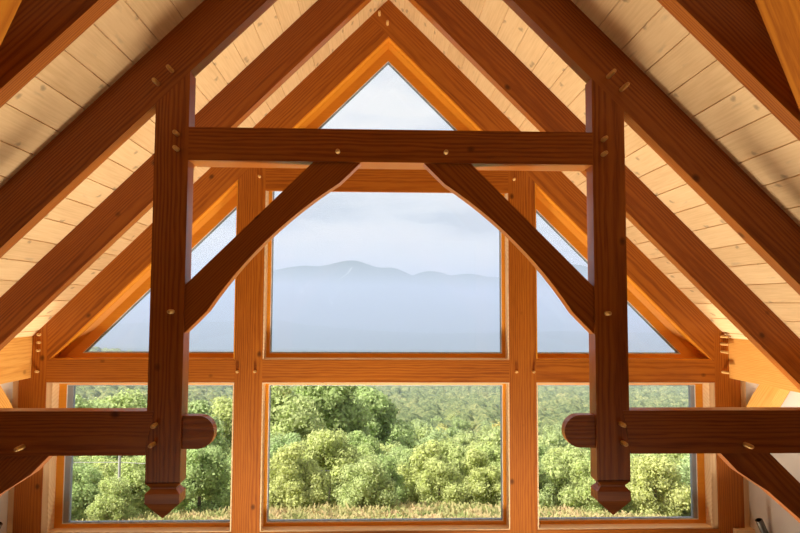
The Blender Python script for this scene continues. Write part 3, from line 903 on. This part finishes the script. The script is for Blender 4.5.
# the rest of the forest, one mass of crowns
bm = bmesh.new(); bmesh.ops.create_icosphere(bm, subdivisions=2, radius=1)
ICO = np.array([v.co[:] for v in bm.verts]); ICF = np.array([[v.index for v in f.verts] for f in bm.faces]); bm.free()
VV, FF = [], []; base = 0
nfar = 0
d = DMAX * .93
while d < 1250:
    sp = max(6.4, d / 72)
    x = -.68 * d
    while x < .66 * d:
        xx = x + random.uniform(-.3, .3) * sp; dd = d + random.uniform(-.35, .35) * sp; y = dd - 4
        rr = sp * random.uniform(.46, .66)
        z = terrain_z(xx, y) + rr * random.uniform(.5, 1.1)
        jit = 1 + rng.normal(size=(len(ICO), 1)) * .07
        VV.append(ICO * jit * rr * np.array([1, 1, random.uniform(.85, 1.2)]) + (xx, y, z)); FF.append(ICF + base); base += len(ICO); nfar += 1
        x += sp
    d += sp * .9
print('far crowns', nfar, 'wood', len(wood_spots), 'dmax', DMAX)
me = np_mesh('forest_canopy', np.concatenate(VV), np.concatenate(FF), forest_mat('forest_crowns', (.12, .17, .07), (.36, .43, .17), (.68, .66, .26), .6), True)
o = link('forest_canopy', me)
tag(o, 'mass of treetops covering the far wooded hillside', 'forest', None, 'stuff')

# utility pole with two wires
def tube_obj(name, pts, r, mat, n=8, parent=None):
    bm = bmesh.new(); rings = []
    pts = [Vector(p) for p in pts]
    for i, p in enumerate(pts):
        ax = (pts[min(i + 1, len(pts) - 1)] - pts[max(i - 1, 0)]).normalized(); u = ax.orthogonal().normalized(); v = ax.cross(u)
        rings.append([bm.verts.new(p + (u * math.cos(2 * math.pi * k / n) + v * math.sin(2 * math.pi * k / n)) * r) for k in range(n)])
    for a, b in zip(rings, rings[1:]):
        for k in range(n): bm.faces.new((a[k], a[(k + 1) % n], b[(k + 1) % n], b[k]))
    bm.faces.new(rings[0]); bm.faces.new(rings[-1])
    return from_bm(name, bm, mat, None, parent)
GREYW = plain('weathered_grey_pole', (.42, .40, .37), .8)
d = 25.4; xp = (127 - 379) / 622 * d; zt = -(439 - 304.5) / 622 * d
o = tube_obj('utility_pole', [(xp, d - 4, terrain_z(xp, d - 4) - .5), (xp, d - 4, zt)], .055, GREYW)
tag(o, 'grey utility pole standing among the bushes in the lower left window', 'pole', None, 'thing')
for k, (xa, xb, za, zb) in enumerate(((-45, 127, 455.5, 458), (127, 330, 458, 467))):
    pts = []
    for i in range(13):
        t = i / 12; p_ = xa + (xb - xa) * t; y_ = za + (zb - za) * t + 3 * t * (1 - t)
        pts.append(((p_ - 379) / 622 * d, d - 4, -(y_ - 304.5) / 622 * d))
    o = tube_obj('overhead_wire', pts, .014, GREYW, 6)
    tag(o, ('thin wire running left from the utility pole' if k == 0 else 'thin wire running right from the utility pole across the bushes'), 'wire', 'wires on the utility pole', 'thing')

# haze lying over the valley
t = NT('valley_haze')
vs = t.n('VolumeScatter', {'Color': (.71, .83, .97, 1), 'Density': .00037, 'Anisotropy': .1})
va = t.n('VolumeAbsorption', {'Color': (.1, .25, .75, 1), 'Density': .00020})
t.t.links.new(t.n('AddShader', {0: vs.outputs[0], 1: va.outputs[0]}).outputs[0], t.out.inputs['Volume'])
o = box('haze', (-12000, 30, -600), (12000, 14000, 215), t.m)
tag(o, 'pale blue haze filling the valley in front of the mountains', 'haze', None, 'stuff')

# ------------------------------------------------------------------ sky, sun, exposure
wd = bpy.data.worlds.new('sky'); scene.world = wd; wd.use_nodes = True
nt = wd.node_tree; nt.nodes.clear()
def wn(kind, **kw):
    nd = nt.nodes.new('ShaderNode' + kind)
    for k, v in kw.items(): setattr(nd, k, v)
    return nd
out = wn('OutputWorld'); bg = wn('Background'); tc = wn('TexCoord'); mp = wn('Mapping'); nz = wn('TexNoise'); cr = wn('ValToRGB')
mp.inputs['Scale'].default_value = (1.6, 1.6, 6.5); mp.inputs['Location'].default_value = (.7, 0, .35)
nz.inputs['Scale'].default_value = 2.1; nz.inputs['Detail'].default_value = 6.; nz.inputs['Roughness'].default_value = .55
el = cr.color_ramp.elements
el[0].position = .36; el[0].color = (.60, .64, .70, 1); el[1].position = .56; el[1].color = (.875, .87, .855, 1)
e2 = el.new(.45); e2.color = (.77, .79, .815, 1)
L_ = nt.links.new
L_(tc.outputs['Generated'], mp.inputs[0]); L_(mp.outputs[0], nz.inputs['Vector']); L_(nz.outputs['Fac'], cr.inputs[0])
L_(cr.outputs[0], bg.inputs['Color']); L_(bg.outputs[0], out.inputs[0]); bg.inputs['Strength'].default_value = 1.16

sun = bpy.data.lights.new('sun', 'SUN'); sun.energy = 9.5; sun.angle = math.radians(1.5); sun.color = (1., .95, .86)
so = bpy.data.objects.new('sun', sun); COL.objects.link(so)
so.rotation_euler = Vector((.70, .36, -.62)).to_track_quat('-Z', 'Y').to_euler()

vs_ = scene.view_settings
scene.display_settings.display_device = 'sRGB'
vs_.view_transform = 'Standard'; vs_.look = 'None'; vs_.gamma = 1.; vs_.exposure = 0.; vs_.use_curve_mapping = False
cy = scene.cycles
cy.volume_bounces = 2; cy.max_bounces = 10; cy.diffuse_bounces = 5; cy.transparent_max_bounces = 24
cy.sample_clamp_indirect = 6.; cy.use_denoising = True
